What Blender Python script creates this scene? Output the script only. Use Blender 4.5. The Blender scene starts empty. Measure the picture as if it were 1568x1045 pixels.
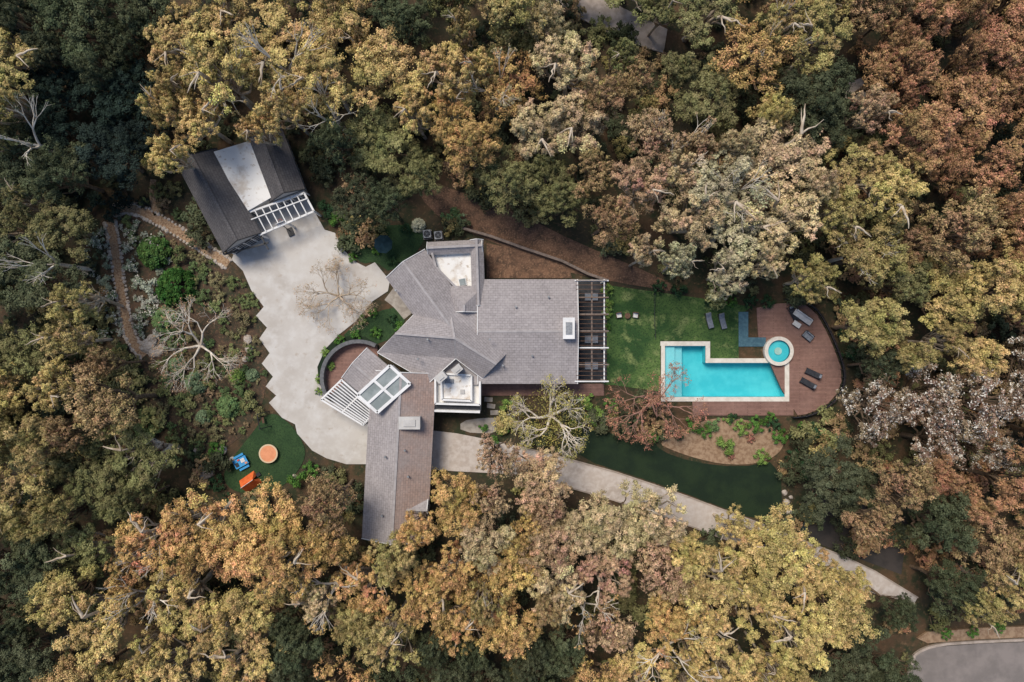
import bpy, bmesh, math, random
import numpy as np
from mathutils import Vector, Matrix
random.seed(7)
S=0.08; H=83.6
def W(px,py,z=0.0):
    f=(H-z)/H
    return Vector(((px-784)*S*f, -(py-522.5)*S*f, z))
scene=bpy.context.scene
coll=scene.collection
scene.view_settings.view_transform='Standard'
scene.view_settings.look='None'
scene.view_settings.exposure=0
# ------------------------------------------------------------ materials
def newmat(name):
    m=bpy.data.materials.new(name); m.use_nodes=True
    nt=m.node_tree; nt.nodes.clear()
    out=nt.nodes.new('ShaderNodeOutputMaterial')
    return m,nt,out
def N(nt,t,**kw):
    n=nt.nodes.new(t)
    for k,v in kw.items():
        if k in n.inputs: n.inputs[k].default_value=v
        else: setattr(n,k,v)
    return n
def noisemat(name,cols,scales=(1.0,),rough=0.85,bump=0.0,bscale=8.0,pos=None,metal=0.0,spec=0.3,detail=8):
    m,nt,out=newmat(name)
    L=nt.links
    b=N(nt,'ShaderNodeBsdfPrincipled'); b.inputs['Roughness'].default_value=rough
    b.inputs['Metallic'].default_value=metal
    b.inputs['Specular IOR Level'].default_value=spec
    L.new(b.outputs[0],out.inputs[0])
    geo=N(nt,'ShaderNodeNewGeometry')
    cur=None
    for i in range(1,len(cols)):
        no=N(nt,'ShaderNodeTexNoise'); no.inputs['Scale'].default_value=scales[(i-1)%len(scales)]
        no.inputs['Detail'].default_value=detail; no.inputs['Roughness'].default_value=0.6
        L.new(geo.outputs['Position'],no.inputs['Vector'])
        r=N(nt,'ShaderNodeValToRGB')
        lo,hi=(pos[i-1] if pos else (0.42,0.6))
        r.color_ramp.elements[0].position=lo; r.color_ramp.elements[1].position=hi
        L.new(no.outputs['Fac'],r.inputs[0])
        mx=N(nt,'ShaderNodeMix',data_type='RGBA')
        L.new(r.outputs[0],mx.inputs[0])
        if cur is None: mx.inputs[6].default_value=(*cols[0],1)
        else: L.new(cur,mx.inputs[6])
        mx.inputs[7].default_value=(*cols[i],1)
        cur=mx.outputs[2]
    if cur is None: b.inputs['Base Color'].default_value=(*cols[0],1)
    else: L.new(cur,b.inputs['Base Color'])
    if bump>0:
        n2=N(nt,'ShaderNodeTexNoise'); n2.inputs['Scale'].default_value=bscale; n2.inputs['Detail'].default_value=6
        L.new(geo.outputs['Position'],n2.inputs['Vector'])
        bp=N(nt,'ShaderNodeBump'); bp.inputs['Strength'].default_value=bump; bp.inputs['Distance'].default_value=0.1
        L.new(n2.outputs['Fac'],bp.inputs['Height']); L.new(bp.outputs[0],b.inputs['Normal'])
    return m
def shingle(name,c1,c2,mortar,bw=0.55,rh=0.3,blot=(0.5,0.5,0.5),blotscale=0.35,blotf=0.35):
    m,nt,out=newmat(name); L=nt.links
    b=N(nt,'ShaderNodeBsdfPrincipled'); b.inputs['Roughness'].default_value=0.85
    b.inputs['Specular IOR Level'].default_value=0.2
    L.new(b.outputs[0],out.inputs[0])
    uv=N(nt,'ShaderNodeUVMap')
    br=N(nt,'ShaderNodeTexBrick'); br.inputs['Scale'].default_value=1.0
    br.inputs['Color1'].default_value=(*c1,1); br.inputs['Color2'].default_value=(*c2,1); br.inputs['Mortar'].default_value=(*mortar,1)
    br.inputs['Mortar Size'].default_value=0.025; br.inputs['Brick Width'].default_value=bw; br.inputs['Row Height'].default_value=rh
    br.inputs['Mortar Smooth'].default_value=0.3
    L.new(uv.outputs[0],br.inputs['Vector'])
    geo=N(nt,'ShaderNodeNewGeometry')
    no=N(nt,'ShaderNodeTexNoise'); no.inputs['Scale'].default_value=blotscale; no.inputs['Detail'].default_value=9; no.inputs['Roughness'].default_value=0.65
    L.new(geo.outputs['Position'],no.inputs['Vector'])
    r=N(nt,'ShaderNodeValToRGB'); r.color_ramp.elements[0].position=0.4; r.color_ramp.elements[1].position=0.65
    r.color_ramp.elements[1].color=(blotf,blotf,blotf,1)
    L.new(no.outputs['Fac'],r.inputs[0])
    mx=N(nt,'ShaderNodeMix',data_type='RGBA'); L.new(r.outputs[0],mx.inputs[0]); L.new(br.outputs['Color'],mx.inputs[6]); mx.inputs[7].default_value=(*blot,1)
    n3=N(nt,'ShaderNodeTexNoise'); n3.inputs['Scale'].default_value=2.5; n3.inputs['Detail'].default_value=8; n3.inputs['Roughness'].default_value=.75
    L.new(geo.outputs['Position'],n3.inputs['Vector'])
    mr=N(nt,'ShaderNodeMapRange'); mr.inputs[1].default_value=.3; mr.inputs[2].default_value=.7; mr.inputs[3].default_value=.8; mr.inputs[4].default_value=1.2
    L.new(n3.outputs['Fac'],mr.inputs[0])
    vm=N(nt,'ShaderNodeVectorMath',operation='SCALE'); L.new(mx.outputs[2],vm.inputs[0]); L.new(mr.outputs[0],vm.inputs['Scale'])
    L.new(vm.outputs[0],b.inputs['Base Color'])
    bp=N(nt,'ShaderNodeBump'); bp.inputs['Strength'].default_value=0.5; bp.inputs['Distance'].default_value=0.03
    L.new(br.outputs['Color'],bp.inputs['Height']); L.new(bp.outputs[0],b.inputs['Normal'])
    return m
def leafmat(name,white=False):
    m,nt,out=newmat(name); L=nt.links
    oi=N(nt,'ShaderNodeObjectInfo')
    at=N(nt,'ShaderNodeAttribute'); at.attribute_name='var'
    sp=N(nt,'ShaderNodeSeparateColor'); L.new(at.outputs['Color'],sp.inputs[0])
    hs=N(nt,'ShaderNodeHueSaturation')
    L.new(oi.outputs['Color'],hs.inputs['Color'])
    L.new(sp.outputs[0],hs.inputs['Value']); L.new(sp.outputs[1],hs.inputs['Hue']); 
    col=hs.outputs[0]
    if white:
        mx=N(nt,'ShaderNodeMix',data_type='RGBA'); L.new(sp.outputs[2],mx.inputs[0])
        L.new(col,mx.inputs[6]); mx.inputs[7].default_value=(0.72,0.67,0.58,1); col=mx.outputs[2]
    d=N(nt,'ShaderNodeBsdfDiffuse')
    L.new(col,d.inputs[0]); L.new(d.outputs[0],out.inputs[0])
    return m
M={}
M['ground']=noisemat('ground_soil',[(0.045,0.038,0.022),(0.10,0.058,0.030),(0.030,0.036,0.016),(0.15,0.092,0.05)],(0.12,0.5,2.2),bump=0.6,bscale=3,pos=[(0.42,0.6),(0.45,0.6),(0.55,0.72)])
M['mulch']=noisemat('mulch',[(0.18,0.10,0.062),(0.07,0.044,0.03),(0.30,0.175,0.105)],(1.0,5.0),bump=0.6,bscale=6,pos=[(0.4,0.65),(0.5,0.7)])
M['gsoil']=noisemat('garden_soil',[(0.080,0.050,0.032),(0.04,0.040,0.022),(0.16,0.09,0.05)],(0.6,3.0),bump=0.6,bscale=6,pos=[(0.4,0.6),(0.5,0.7)])
M['mulchlight']=noisemat('mulch_light',[(0.36,0.245,0.155),(0.24,0.15,0.09)],(2.0,5.0),bump=0.4,bscale=6)
M['grass']=noisemat('lawn_grass',[(0.026,0.060,0.020),(0.042,0.085,0.028),(0.016,0.038,0.014)],(0.5,6.0),bump=0.5,bscale=14,pos=[(0.4,0.65),(0.45,0.65)])
M['grasse']=noisemat('lawn_grass_mixed',[(0.028,0.074,0.020),(0.10,0.17,0.045),(0.20,0.25,0.09),(0.016,0.040,0.013)],(0.16,0.6,5.0),bump=0.5,bscale=14,pos=[(0.44,0.58),(0.53,0.66),(0.48,0.68)])
M['grassdark']=noisemat('lawn_grass_dark',[(0.009,0.021,0.010),(0.016,0.032,0.013)],(0.4,6.0),bump=0.5,bscale=14)  # darker copy of the lawn grass, with the south lawn's tree shade in it
M['concrete']=noisemat('concrete',[(0.56,0.525,0.48),(0.47,0.43,0.385),(0.61,0.585,0.55),(0.43,0.365,0.30)],(0.16,0.6,0.9),bump=0.1,bscale=10,pos=[(0.42,0.62),(0.45,0.68),(0.60,0.74)])
M['drive']=noisemat('driveway_paving',[(0.50,0.43,0.375),(0.41,0.345,0.295),(0.55,0.49,0.44)],(0.2,1.5),bump=0.1,bscale=10)
M['asphalt']=noisemat('asphalt',[(0.25,0.215,0.195),(0.19,0.165,0.15)],(0.4,),bump=0.1,bscale=20)
M['asphaltdark']=noisemat('asphalt_dark',[(0.06,0.05,0.045),(0.035,0.032,0.03)],(0.4,),bump=0.1,bscale=20)
M['kerb']=noisemat('kerb_concrete',[(0.46,0.38,0.32),(0.33,0.27,0.22)],(1.0,))
M['paving']=noisemat('paving',[(0.40,0.36,0.31),(0.28,0.245,0.21)],(1.2,))
M['path']=noisemat('path_brick',[(0.30,0.18,0.10),(0.19,0.11,0.065),(0.42,0.29,0.18)],(1.2,5.0))
M['white']=noisemat('white_paint',[(0.80,0.79,0.77),(0.70,0.69,0.67)],(0.8,),rough=0.6)
M['whitefloor']=noisemat('white_membrane',[(0.78,0.77,0.75),(0.70,0.67,0.63),(0.55,0.48,0.4)],(0.4,0.9),pos=[(0.4,0.6),(0.56,0.72)])
M['garfloor']=noisemat('stained_membrane',[(0.80,0.78,0.74),(0.60,0.53,0.45),(0.42,0.33,0.24)],(0.5,1.6),pos=[(0.5,0.64),(0.58,0.70)])
M['wall']=noisemat('stucco_wall',[(0.55,0.53,0.50),(0.48,0.46,0.43)],(0.8,))
M['greystone']=noisemat('grey_stone',[(0.16,0.16,0.165),(0.11,0.115,0.12)],(1.5,))
M['dark']=noisemat('dark_trim',[(0.02,0.022,0.026),(0.035,0.036,0.04)],(2.0,),rough=0.5)
M['glass']=noisemat('window_glass',[(0.02,0.03,0.035)],rough=0.06,spec=0.6)
M['greyglass']=noisemat('skylight_glass',[(0.30,0.33,0.32),(0.22,0.25,0.24)],(0.8,),rough=0.15,spec=0.5)
M['roof']=shingle('roof_shingle',(0.37,0.335,0.33),(0.315,0.285,0.28),(0.22,0.20,0.198),blot=(0.44,0.40,0.39))
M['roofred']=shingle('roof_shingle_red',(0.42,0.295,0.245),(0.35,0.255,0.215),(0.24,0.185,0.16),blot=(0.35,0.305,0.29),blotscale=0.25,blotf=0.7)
M['roofdark']=shingle('roof_shingle_dark',(0.125,0.117,0.118),(0.097,0.091,0.093),(0.055,0.053,0.055),blot=(0.17,0.155,0.15))
M['ridge']=noisemat('ridge_cap',[(0.40,0.37,0.362),(0.32,0.295,0.29)],(1.5,))
M['deck']=shingle('deck_wood',(0.29,0.165,0.13),(0.24,0.135,0.11),(0.10,0.06,0.05),bw=3.2,rh=0.16,blot=(0.34,0.21,0.17))
M['coping']=noisemat('pool_coping',[(0.76,0.71,0.63),(0.65,0.60,0.52)],(1.5,))
M['poolfloor']=noisemat('pool_plaster',[(0.09,0.56,0.62),(0.16,0.66,0.70)],(0.35,))
M['poolshallow']=noisemat('pool_step_plaster',[(0.36,0.66,0.70),(0.42,0.70,0.73)],(0.8,))
M['bluetile']=noisemat('blue_tile',[(0.06,0.13,0.17),(0.09,0.18,0.22)],(3.0,),rough=0.4)
M['cushblack']=noisemat('black_cushion',[(0.025,0.027,0.035),(0.04,0.042,0.05)],(3,))
M['cushgrey']=noisemat('grey_cushion',[(0.22,0.24,0.28),(0.16,0.18,0.21)],(3,))
M['cushwhite']=noisemat('white_cushion',[(0.72,0.70,0.68),(0.6,0.58,0.56)],(3,))
M['orange']=noisemat('orange_fabric',[(0.80,0.17,0.04),(0.68,0.12,0.03)],(2,))
M['peach']=noisemat('orange_mat',[(0.78,0.33,0.17),(0.70,0.28,0.14)],(2,))
M['tan']=noisemat('tan_pad',[(0.68,0.52,0.34)],(2,))
M['blue']=noisemat('blue_plastic',[(0.05,0.30,0.62),(0.06,0.36,0.68)],(2,),rough=0.4)
M['red']=noisemat('red_plastic',[(0.6,0.08,0.06)],(2,),rough=0.4)
M['teal']=noisemat('teal_canvas',[(0.012,0.035,0.042),(0.02,0.05,0.06)],(2,))
M['metal']=noisemat('grey_metal',[(0.30,0.31,0.32),(0.22,0.23,0.24)],(4,),rough=0.45,metal=0.4)
M['wood']=noisemat('brown_wood',[(0.16,0.09,0.055),(0.11,0.06,0.04)],(3,))
M['woodgrey']=noisemat('weathered_wood',[(0.24,0.185,0.155),(0.16,0.125,0.105)],(3,))
M['rock']=noisemat('rock_stone',[(0.42,0.35,0.28),(0.28,0.22,0.17),(0.52,0.46,0.40)],(1.5,4),bump=0.5,bscale=5)
M['bark']=noisemat('bark_brown',[(0.24,0.165,0.105),(0.13,0.09,0.06)],(3,))
M['barkpale']=noisemat('bark_pale',[(0.62,0.52,0.40),(0.42,0.32,0.22)],(1.2,))
M['barkwhite']=noisemat('bark_white',[(0.82,0.75,0.64),(0.62,0.52,0.41)],(1.2,))
M['barkpink']=noisemat('bark_pink',[(0.46,0.26,0.20),(0.34,0.19,0.14)],(1.2,))
M['leaf']=leafmat('foliage'); M['leafw']=leafmat('foliage_pale',True)
m,nt,out=newmat('pool_water'); L=nt.links
tr=N(nt,'ShaderNodeBsdfTransparent'); tr.inputs[0].default_value=(0.74,0.96,0.98,1)
gl=N(nt,'ShaderNodeBsdfGlossy'); gl.inputs['Roughness'].default_value=0.05
fr=N(nt,'ShaderNodeFresnel'); fr.inputs[0].default_value=1.33
no=N(nt,'ShaderNodeTexNoise'); no.inputs['Scale'].default_value=3; bp=N(nt,'ShaderNodeBump'); bp.inputs['Strength'].default_value=0.3; bp.inputs['Distance'].default_value=0.05
g=N(nt,'ShaderNodeNewGeometry'); L.new(g.outputs['Position'],no.inputs['Vector']); L.new(no.outputs['Fac'],bp.inputs['Height']); L.new(bp.outputs[0],gl.inputs['Normal'])
ms=N(nt,'ShaderNodeMixShader'); L.new(fr.outputs[0],ms.inputs[0]); L.new(tr.outputs[0],ms.inputs[1]); L.new(gl.outputs[0],ms.inputs[2]); L.new(ms.outputs[0],out.inputs[0])
M['water']=m
# ------------------------------------------------------------ mesh builder
def empty(name):
    e=bpy.data.objects.new(name,None); coll.objects.link(e); return e
class MB:
    def __init__(s): s.v=[];s.f=[];s.m=[];s.mats=[]
    def mi(s,k):
        if k not in s.mats: s.mats.append(k)
        return s.mats.index(k)
    def add(s,vs,fs,k):
        o=len(s.v); s.v+= [tuple(v) for v in vs]
        i=s.mi(k)
        for f in fs: s.f.append([o+a for a in f]); s.m.append(i)
    def box(s,c,d,k,rz=0,mat=None):
        R=mat if mat is not None else Matrix.Rotation(rz,3,'Z')
        vs=[Vector(c)+R@Vector((sx*d[0]/2,sy*d[1]/2,sz*d[2]/2)) for sx in(-1,1) for sy in(-1,1) for sz in(-1,1)]
        s.add(vs,[(0,1,3,2),(4,6,7,5),(0,4,5,1),(2,3,7,6),(0,2,6,4),(1,5,7,3)],k)
    def beam(s,a,b,w,h,k):
        a=Vector(a);b=Vector(b);d=b-a;L=d.length
        if L<1e-4:return
        x=d/L; up=Vector((0,0,1)) if abs(x.z)<0.95 else Vector((1,0,0))
        y=up.cross(x).normalized(); z=x.cross(y)
        R=Matrix((x,y,z)).transposed()
        s.box((a+b)/2,(L,w,h),k,mat=R)
    def cyl(s,a,b,r0,r1,k,n=12,cap=True):
        a=Vector(a);b=Vector(b);x=(b-a).normalized()
        up=Vector((0,0,1)) if abs(x.z)<0.95 else Vector((1,0,0))
        y=up.cross(x).normalized(); z=x.cross(y)
        vs=[];fs=[]
        for i in range(n):
            t=2*math.pi*i/n; o=y*math.cos(t)+z*math.sin(t)
            vs.append(a+o*r0); vs.append(b+o*r1)
        for i in range(n):
            j=(i+1)%n; fs.append((2*i,2*j,2*j+1,2*i+1))
        if cap: fs.append([2*i+1 for i in range(n)]); fs.append([2*i for i in reversed(range(n))])
        s.add(vs,fs,k)
    def prism(s,pts,z0,z1,k,kside=None):
        n=len(pts)
        ar=sum(pts[i][0]*pts[(i+1)%n][1]-pts[(i+1)%n][0]*pts[i][1] for i in range(n))
        if ar<0: pts=list(reversed(pts))
        top=[(p[0],p[1],z1) for p in pts]; bot=[(p[0],p[1],z0) for p in pts]
        s.add(top,[list(range(n))],k)
        s.add(top+bot,[(i,n+i,n+(i+1)%n,(i+1)%n) for i in range(n)],kside or k)
    def build(s,name,parent=None,loc=None,rz=0,bevel=0):
        me=bpy.data.meshes.new(name); me.from_pydata(s.v,[],s.f)
        for k in s.mats: me.materials.append(M[k])
        me.polygons.foreach_set('material_index',s.m)
        uv=me.uv_layers.new(name='UVMap')
        for p in me.polygons:
            n=p.normal
            if abs(n.z)>0.999:
                u=Vector((1,0,0)); v=Vector((0,1,0))
            else:
                u=Vector((-n.y,n.x,0)).normalized(); v=n.cross(u)
            for li in p.loop_indices:
                c=me.vertices[me.loops[li].vertex_index].co
                uv.data[li].uv=(c.dot(u),c.dot(v))
        o=bpy.data.objects.new(name,me); coll.objects.link(o)
        if parent: o.parent=parent
        if loc is not None: o.location=loc
        o.rotation_euler=(0,0,rz)
        if bevel>0:
            b=o.modifiers.new('b','BEVEL'); b.width=bevel; b.segments=2; b.limit_method='ANGLE'
        return o
def P(pts,z=0): return [W(a,b,z).xy for a,b in pts]
def slab(name,pts,z0,z1,k,parent=None,kside=None):
    mb=MB(); mb.prism(P(pts,z1),z0,z1,k,kside); return mb.build(name,parent)
def smooth(pts,it=2,closed=True):
    for _ in range(it):
        q=[];n=len(pts)
        for i in range(n if closed else n-1):
            a=pts[i];b=pts[(i+1)%n]
            q.append((a[0]*.75+b[0]*.25,a[1]*.75+b[1]*.25)); q.append((a[0]*.25+b[0]*.75,a[1]*.25+b[1]*.75))
        if not closed: q=[pts[0]]+q+[pts[-1]]
        pts=q
    return pts
def stripoly(pts,w):
    l=[];r=[]
    for i,p in enumerate(pts):
        a=Vector(pts[max(0,i-1)]);b=Vector(pts[min(len(pts)-1,i+1)]);d=(b-a).normalized();n=Vector((-d.y,d.x))
        l.append((p[0]+n.x*w/2,p[1]+n.y*w/2)); r.append((p[0]-n.x*w/2,p[1]-n.y*w/2))
    return l+r[::-1]
def inpoly(p,poly):
    x,y=p;c=False;j=len(poly)-1
    for i in range(len(poly)):
        xi,yi=poly[i];xj,yj=poly[j]
        if (yi>y)!=(yj>y) and x<(xj-xi)*(y-yi)/(yj-yi)+xi: c=not c
        j=i
    return c
def dpoly(p,poly):
    best=1e9;P0=Vector(p)
    for i in range(len(poly)):
        a=Vector(poly[i]);b=Vector(poly[(i+1)%len(poly)]);ab=b-a
        t=max(0,min(1,(P0-a).dot(ab)/max(ab.length_squared,1e-9)))
        best=min(best,(P0-(a+ab*t)).length)
    return best
# ------------------------------------------------------------ layout polygons (reference units, 0.08 m)
COURT=[(378,325),(468,296),(482,325),(497,352),(513,357),(527,384),(546,402),(560,409),(574,402),(597,430),(594,446),(570,462),(545,492),(520,512),(498,535),(486,562),(488,585),(500,612),(565,640),(565,711),(530,711),(500,702),(478,690),(455,664),(452,650),(432,640),(412,617),(423,606),(407,592),(418,577),(401,557),(413,541),(397,519),(409,502),(392,484),(404,470),(385,445),(372,415),(355,398)]
DRIVE_T=[(640,657),(700,664),(740,672),(800,685),(870,703),(940,722),(1000,742),(1060,763),(1100,778),(1160,800),(1230,828),(1290,851),(1340,875),(1405,915)]
DRIVE_B=[(640,718),(700,722),(740,724),(800,727),(870,746),(940,766),(1000,786),(1050,803),(1100,822),(1160,843),(1225,868),(1280,893),(1340,908),(1400,924)]
DRIVE=DRIVE_T+DRIVE_B[::-1]
LAWN_E=[(922,436),(1010,448),(1080,458),(1150,470),(1140,478),(1131,530),(1131,549),(1087,549),(1087,522),(1011,522),(1011,600),(940,590),(922,590)]
LAWN_S=smooth([(850,650),(1000,672),(1010,690),(1060,708),(1130,716),(1195,705),(1198,790),(1160,797),(1100,775),(1000,738),(880,700)],1)
BED_S=smooth([(1005,678),(1030,690),(1065,702),(1110,712),(1160,711),(1195,695),(1205,665),(1160,645),(1090,638),(1050,660)],2)
LAWN_W=smooth([(412,628),(445,648),(466,680),(468,705),(440,742),(400,758),(350,752),(340,722),(365,690),(385,665)],2)
SLOPE=smooth([(640,270),(720,300),(800,330),(880,370),(1000,420),(1060,452),(930,430),(860,415),(800,390),(740,365),(680,340),(640,300)],1)
BED_N=[(745,372),(800,385),(872,412),(876,426),(745,426)]
DECKP=smooth([(1143,475),(1205,462),(1245,470),(1272,520),(1292,575),(1278,612),(1240,634),(1215,637),],1)
GARDEN=smooth([(165,345),(185,318),(240,325),(300,355),(350,395),(395,470),(410,540),(410,600),(380,660),(330,700),(270,680),(220,600),(170,500),(150,420)],1)
# ------------------------------------------------------------ ground (grid with the pool cut out)
xs=sorted(set([W(1018,0).x,W(1080,0).x,W(1201,0).x]+list(np.arange(-100,100.1,1.25))+[-1500,-900,-500,-320,-220,-160,-125,125,160,220,320,500,900,1500]))
ys=sorted(set([W(0,530).y,W(0,556).y,W(0,608).y]+list(np.arange(-80,80.1,1.25))+[-1500,-900,-500,-320,-220,-150,-110,110,150,220,320,500,900,1500]))
px0,px1,px2=W(1018,0).x,W(1080,0).x,W(1201,0).x
py0,py1,py2=W(0,530).y,W(0,556).y,W(0,608).y
from mathutils import noise as mn
def gz(x,y):
    px=x/S+784;py=522.5-y/S
    core=(px>120 and px<1420 and py>200 and py<940)
    z=-0.03
    r=math.hypot(x/1.3,y)
    if not core: z-=0.35*(0.5+0.5*mn.noise(Vector((x*0.3,y*0.3,0))))
    if r>110: z+=min(60,(r-110)*0.12)*(0.6+0.5*mn.noise(Vector((x*0.006,y*0.006,3))))
    return z
mb=MB(); vs=[];fs=[]
nx,ny=len(xs),len(ys)
for j,y in enumerate(ys):
    for i,x in enumerate(xs): vs.append((x,y,gz(x,y)))
for j in range(ny-1):
    for i in range(nx-1):
        cx=(xs[i]+xs[i+1])/2;cy=(ys[j]+ys[j+1])/2
        if (px0<cx<px1 and py2<cy<py0) or (px0<cx<px2 and py2<cy<py1): continue
        fs.append((j*nx+i,j*nx+i+1,(j+1)*nx+i+1,(j+1)*nx+i))
mb.add(vs,fs,'ground'); mb.build('ground')
slab('mulch_slope',SLOPE,-0.02,0.010,'mulch')
slab('garden_soil',GARDEN,-0.02,0.006,'gsoil')
slab('planting_bed',BED_N,-0.02,0.10,'mulch')
slab('lawn',LAWN_E,-0.02,0.03,'grasse')
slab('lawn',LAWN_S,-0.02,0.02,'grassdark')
slab('planting_bed',BED_S,-0.02,0.06,'mulchlight')
slab('lawn',LAWN_W,-0.02,0.045,'grass')
slab('lawn',smooth([(510,345),(560,345),(600,345),(650,345),(650,375),(600,420),(575,400),(555,405),(540,390)],1),-0.02,0.02,'grass')
slab('lawn',smooth([(545,495),(600,468),(632,480),(580,535),(520,520)],1),-0.02,0.02,'grass')
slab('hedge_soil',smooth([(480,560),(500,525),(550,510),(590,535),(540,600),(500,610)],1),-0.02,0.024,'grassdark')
slab('courtyard_paving',COURT,-0.02,0.06,'concrete')
slab('driveway',DRIVE,-0.02,0.05,'drive')
slab('paved_terrace',[(735,588),(925,588),(925,606),(735,606)],-0.02,0.12,'deck')
slab('paving',[(1225,770),(1330,750),(1390,800),(1380,880),(1300,850),(1235,826)],-0.02,0.02,'asphaltdark')
for e,nm in ((DRIVE_T[3:],'driveway_kerb'),(DRIVE_B[3:],'driveway_kerb')):
    mb=MB()
    for a,b in zip(e,e[1:]): mb.beam(W(*a,0.05),W(*b,0.05),0.16,0.24,'kerb')
    mb.build(nm)
slab('road',[(840,-60),(900,-60),(935,3),(985,28),(1022,45),(1016,82),(985,72),(930,50),(880,24),(850,0)],-0.3,0.04,'kerb')
slab('road',[(1392,1010),(1420,992),(1500,986),(1720,978),(1720,1250),(1380,1250)],-0.4,0.04,'asphalt')
mb=MB()
kp=smooth([(1372,1250),(1388,1012),(1420,988),(1500,982),(1720,974)],2,False)
for a,b in zip(kp,kp[1:]): mb.beam(W(*a,0.05),W(*b,0.05),0.3,0.3,'kerb')
mb.build('road_kerb')
slab('pavement',[(1405,978),(1420,968),(1500,962),(1720,955),(1720,970),(1500,979),(1420,985)],-0.4,0.08,'mulchlight')
slab('dirt_patch',smooth([(1290,130),(1340,112),(1385,112),(1360,140),(1310,155),(1290,150)],1),-0.4,0.03,'kerb')
slab('dirt_patch',smooth([(740,640),(765,640),(765,665),(705,662),(705,645)],1),-0.02,0.03,'paving')
for pts,w in (([(168,340),(176,380),(182,430),(190,480),(200,520),(222,545)],13),([(175,322),(205,318),(240,335),(285,362),(320,385),(350,405)],14),([(235,275),(232,300),(240,330)],9),([(596,450),(612,462),(628,482)],24)):
    sp=smooth(pts,2,False); slab('garden_path',stripoly(sp,w),-0.02,0.03,'path' if w<20 else 'paving')
mb=MB()
for (x,y) in ((748,612),(752,622),(757,632),(751,645),(735,648),(722,652),(748,655),(737,660)):
    mb.box(W(x,y,0.05),(1.0,0.55,0.08),'paving',random.uniform(-.2,.2))
mb.build('stepping_stones')
# ------------------------------------------------------------ pool
pool=empty('swimming_pool')
mb=MB()
outer=[(1018,530),(1080,530),(1080,556),(1201,556),(1201,608),(1018,608)]
pw=[W(a,b,0).xy for a,b in outer]
n=len(pw)
zb=-1.5
mb.add([(p.x,p.y,zb) for p in pw],[list(range(n))[::-1]],'poolfloor')
mb.add([(p.x,p.y,0.0) for p in pw]+[(p.x,p.y,zb) for p in pw],[(i,(i+1)%n,n+(i+1)%n,n+i) for i in range(n)],'poolfloor')
mb.build('basin',pool)
mb=MB()
for i,(a,b) in enumerate(((1018,1034),(1034,1046))):
    z=-0.35-0.35*i
    x0,y0=W(a,530).xy; x1,y1=W(b,608).xy
    mb.box(((x0+x1)/2,(y0+y1)/2,(z+zb)/2),(x1-x0-.004,abs(y1-y0)-.004,z-zb),'poolshallow')
mb.build('steps',pool)
mb=MB(); mb.add([(p.x,p.y,-0.10) for p in pw],[list(range(n))[::-1]],'water'); mb.build('water',pool)
mb=MB()
def cop(a,b,c,d): 
    x0,y0=W(a,b).xy;x1,y1=W(c,d).xy
    mb.box(((x0+x1)/2,(y0+y1)/2,0.02),(abs(x1-x0),abs(y1-y0),0.2),'coping')
cop(1011,523,1087,530);cop(1012,530,1018,608);cop(1012,608,1208,615);cop(1201,556,1208,608);cop(1087,549,1208,556);cop(1080,530,1087,556)
mb.build('coping',pool,bevel=0.02)
tub=empty('hot_tub'); c=W(1193,538,0.6)
mb=MB()
n=40; ro,ri=1.78,1.34
for (ra,rb,za,zb2,k) in ((ro,ro,0.0,0.6,'coping'),(ro,ri,0.6,0.6,'coping'),(ri,ri,0.6,0.1,'bluetile'),(ri,0.001,0.15,0.15,'poolfloor')):
    vs=[];fs=[]
    for i in range(n):
        t=2*math.pi*i/n; vs.append((c.x+ra*math.cos(t),c.y+ra*math.sin(t),za)); vs.append((c.x+rb*math.cos(t),c.y+rb*math.sin(t),zb2))
    for i in range(n): j=(i+1)%n; fs.append((2*i,2*j,2*j+1,2*i+1))
    mb.add(vs,fs,k)
mb.build('shell',tub)
mb=MB(); mb.add([(c.x+ri*math.cos(2*math.pi*i/n),c.y+ri*math.sin(2*math.pi*i/n),0.5) for i in range(n)],[list(range(n))],'water'); mb.build('water',tub)
mb=MB()
for r in (0.45,0.2): mb.cyl((c.x,c.y,0.16),(c.x,c.y,0.3+0.1*(0.45-r)),r,r,'coping',20)  # pale discs stand in for the highlight at the tub's centre
mb.build('centre_highlight',tub)
deck=empty('pool_deck')
mb=MB()
mb.prism(P(DECKP,0.1),-0.3,0.10,'deck')
mb.prism(P([(1060,615),(1208.2,615),(1215,615),(1215,636.5),(1062,636.5)],0.1),-0.3,0.094,'deck')
mb.prism(P([(1208.2,520),(1222,520),(1222,616),(1208.2,616)],0.1),-0.3,0.096,'deck')
mb.build('boards',deck)
mb=MB()
for i in range(4):
    o=i*3.5
    mb.prism(P([(1131+o,478),(1134.5+o,478),(1134.5+o,531-o),(1131+o,531-o)],0.1),-0.1,0.11+0.05*i,'bluetile')
    mb.prism(P([(1134.5+o,527.5-o),(1172,527.5-o),(1172,531-o),(1134.5+o,531-o)],0.1),-0.1,0.112+0.05*i,'bluetile')
mb.build('edge_steps',deck)
rp=smooth([(1205,458),(1248,466),(1276,516),(1297,575),(1283,614),(1243,637),(1215,640)],2,False)
mb=MB()
for a,b in zip(rp,rp[1:]):
    mb.beam(W(*a,1.0),W(*b,1.0),0.08,0.06,'dark'); mb.beam(W(*a,0.5),W(*b,0.5),0.02,0.8,'glass')
    q=W(*a,1.0); mb.box((q.x,q.y,0.5),(0.07,0.07,1.0),'dark')
mb.build('railing',deck)
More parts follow.
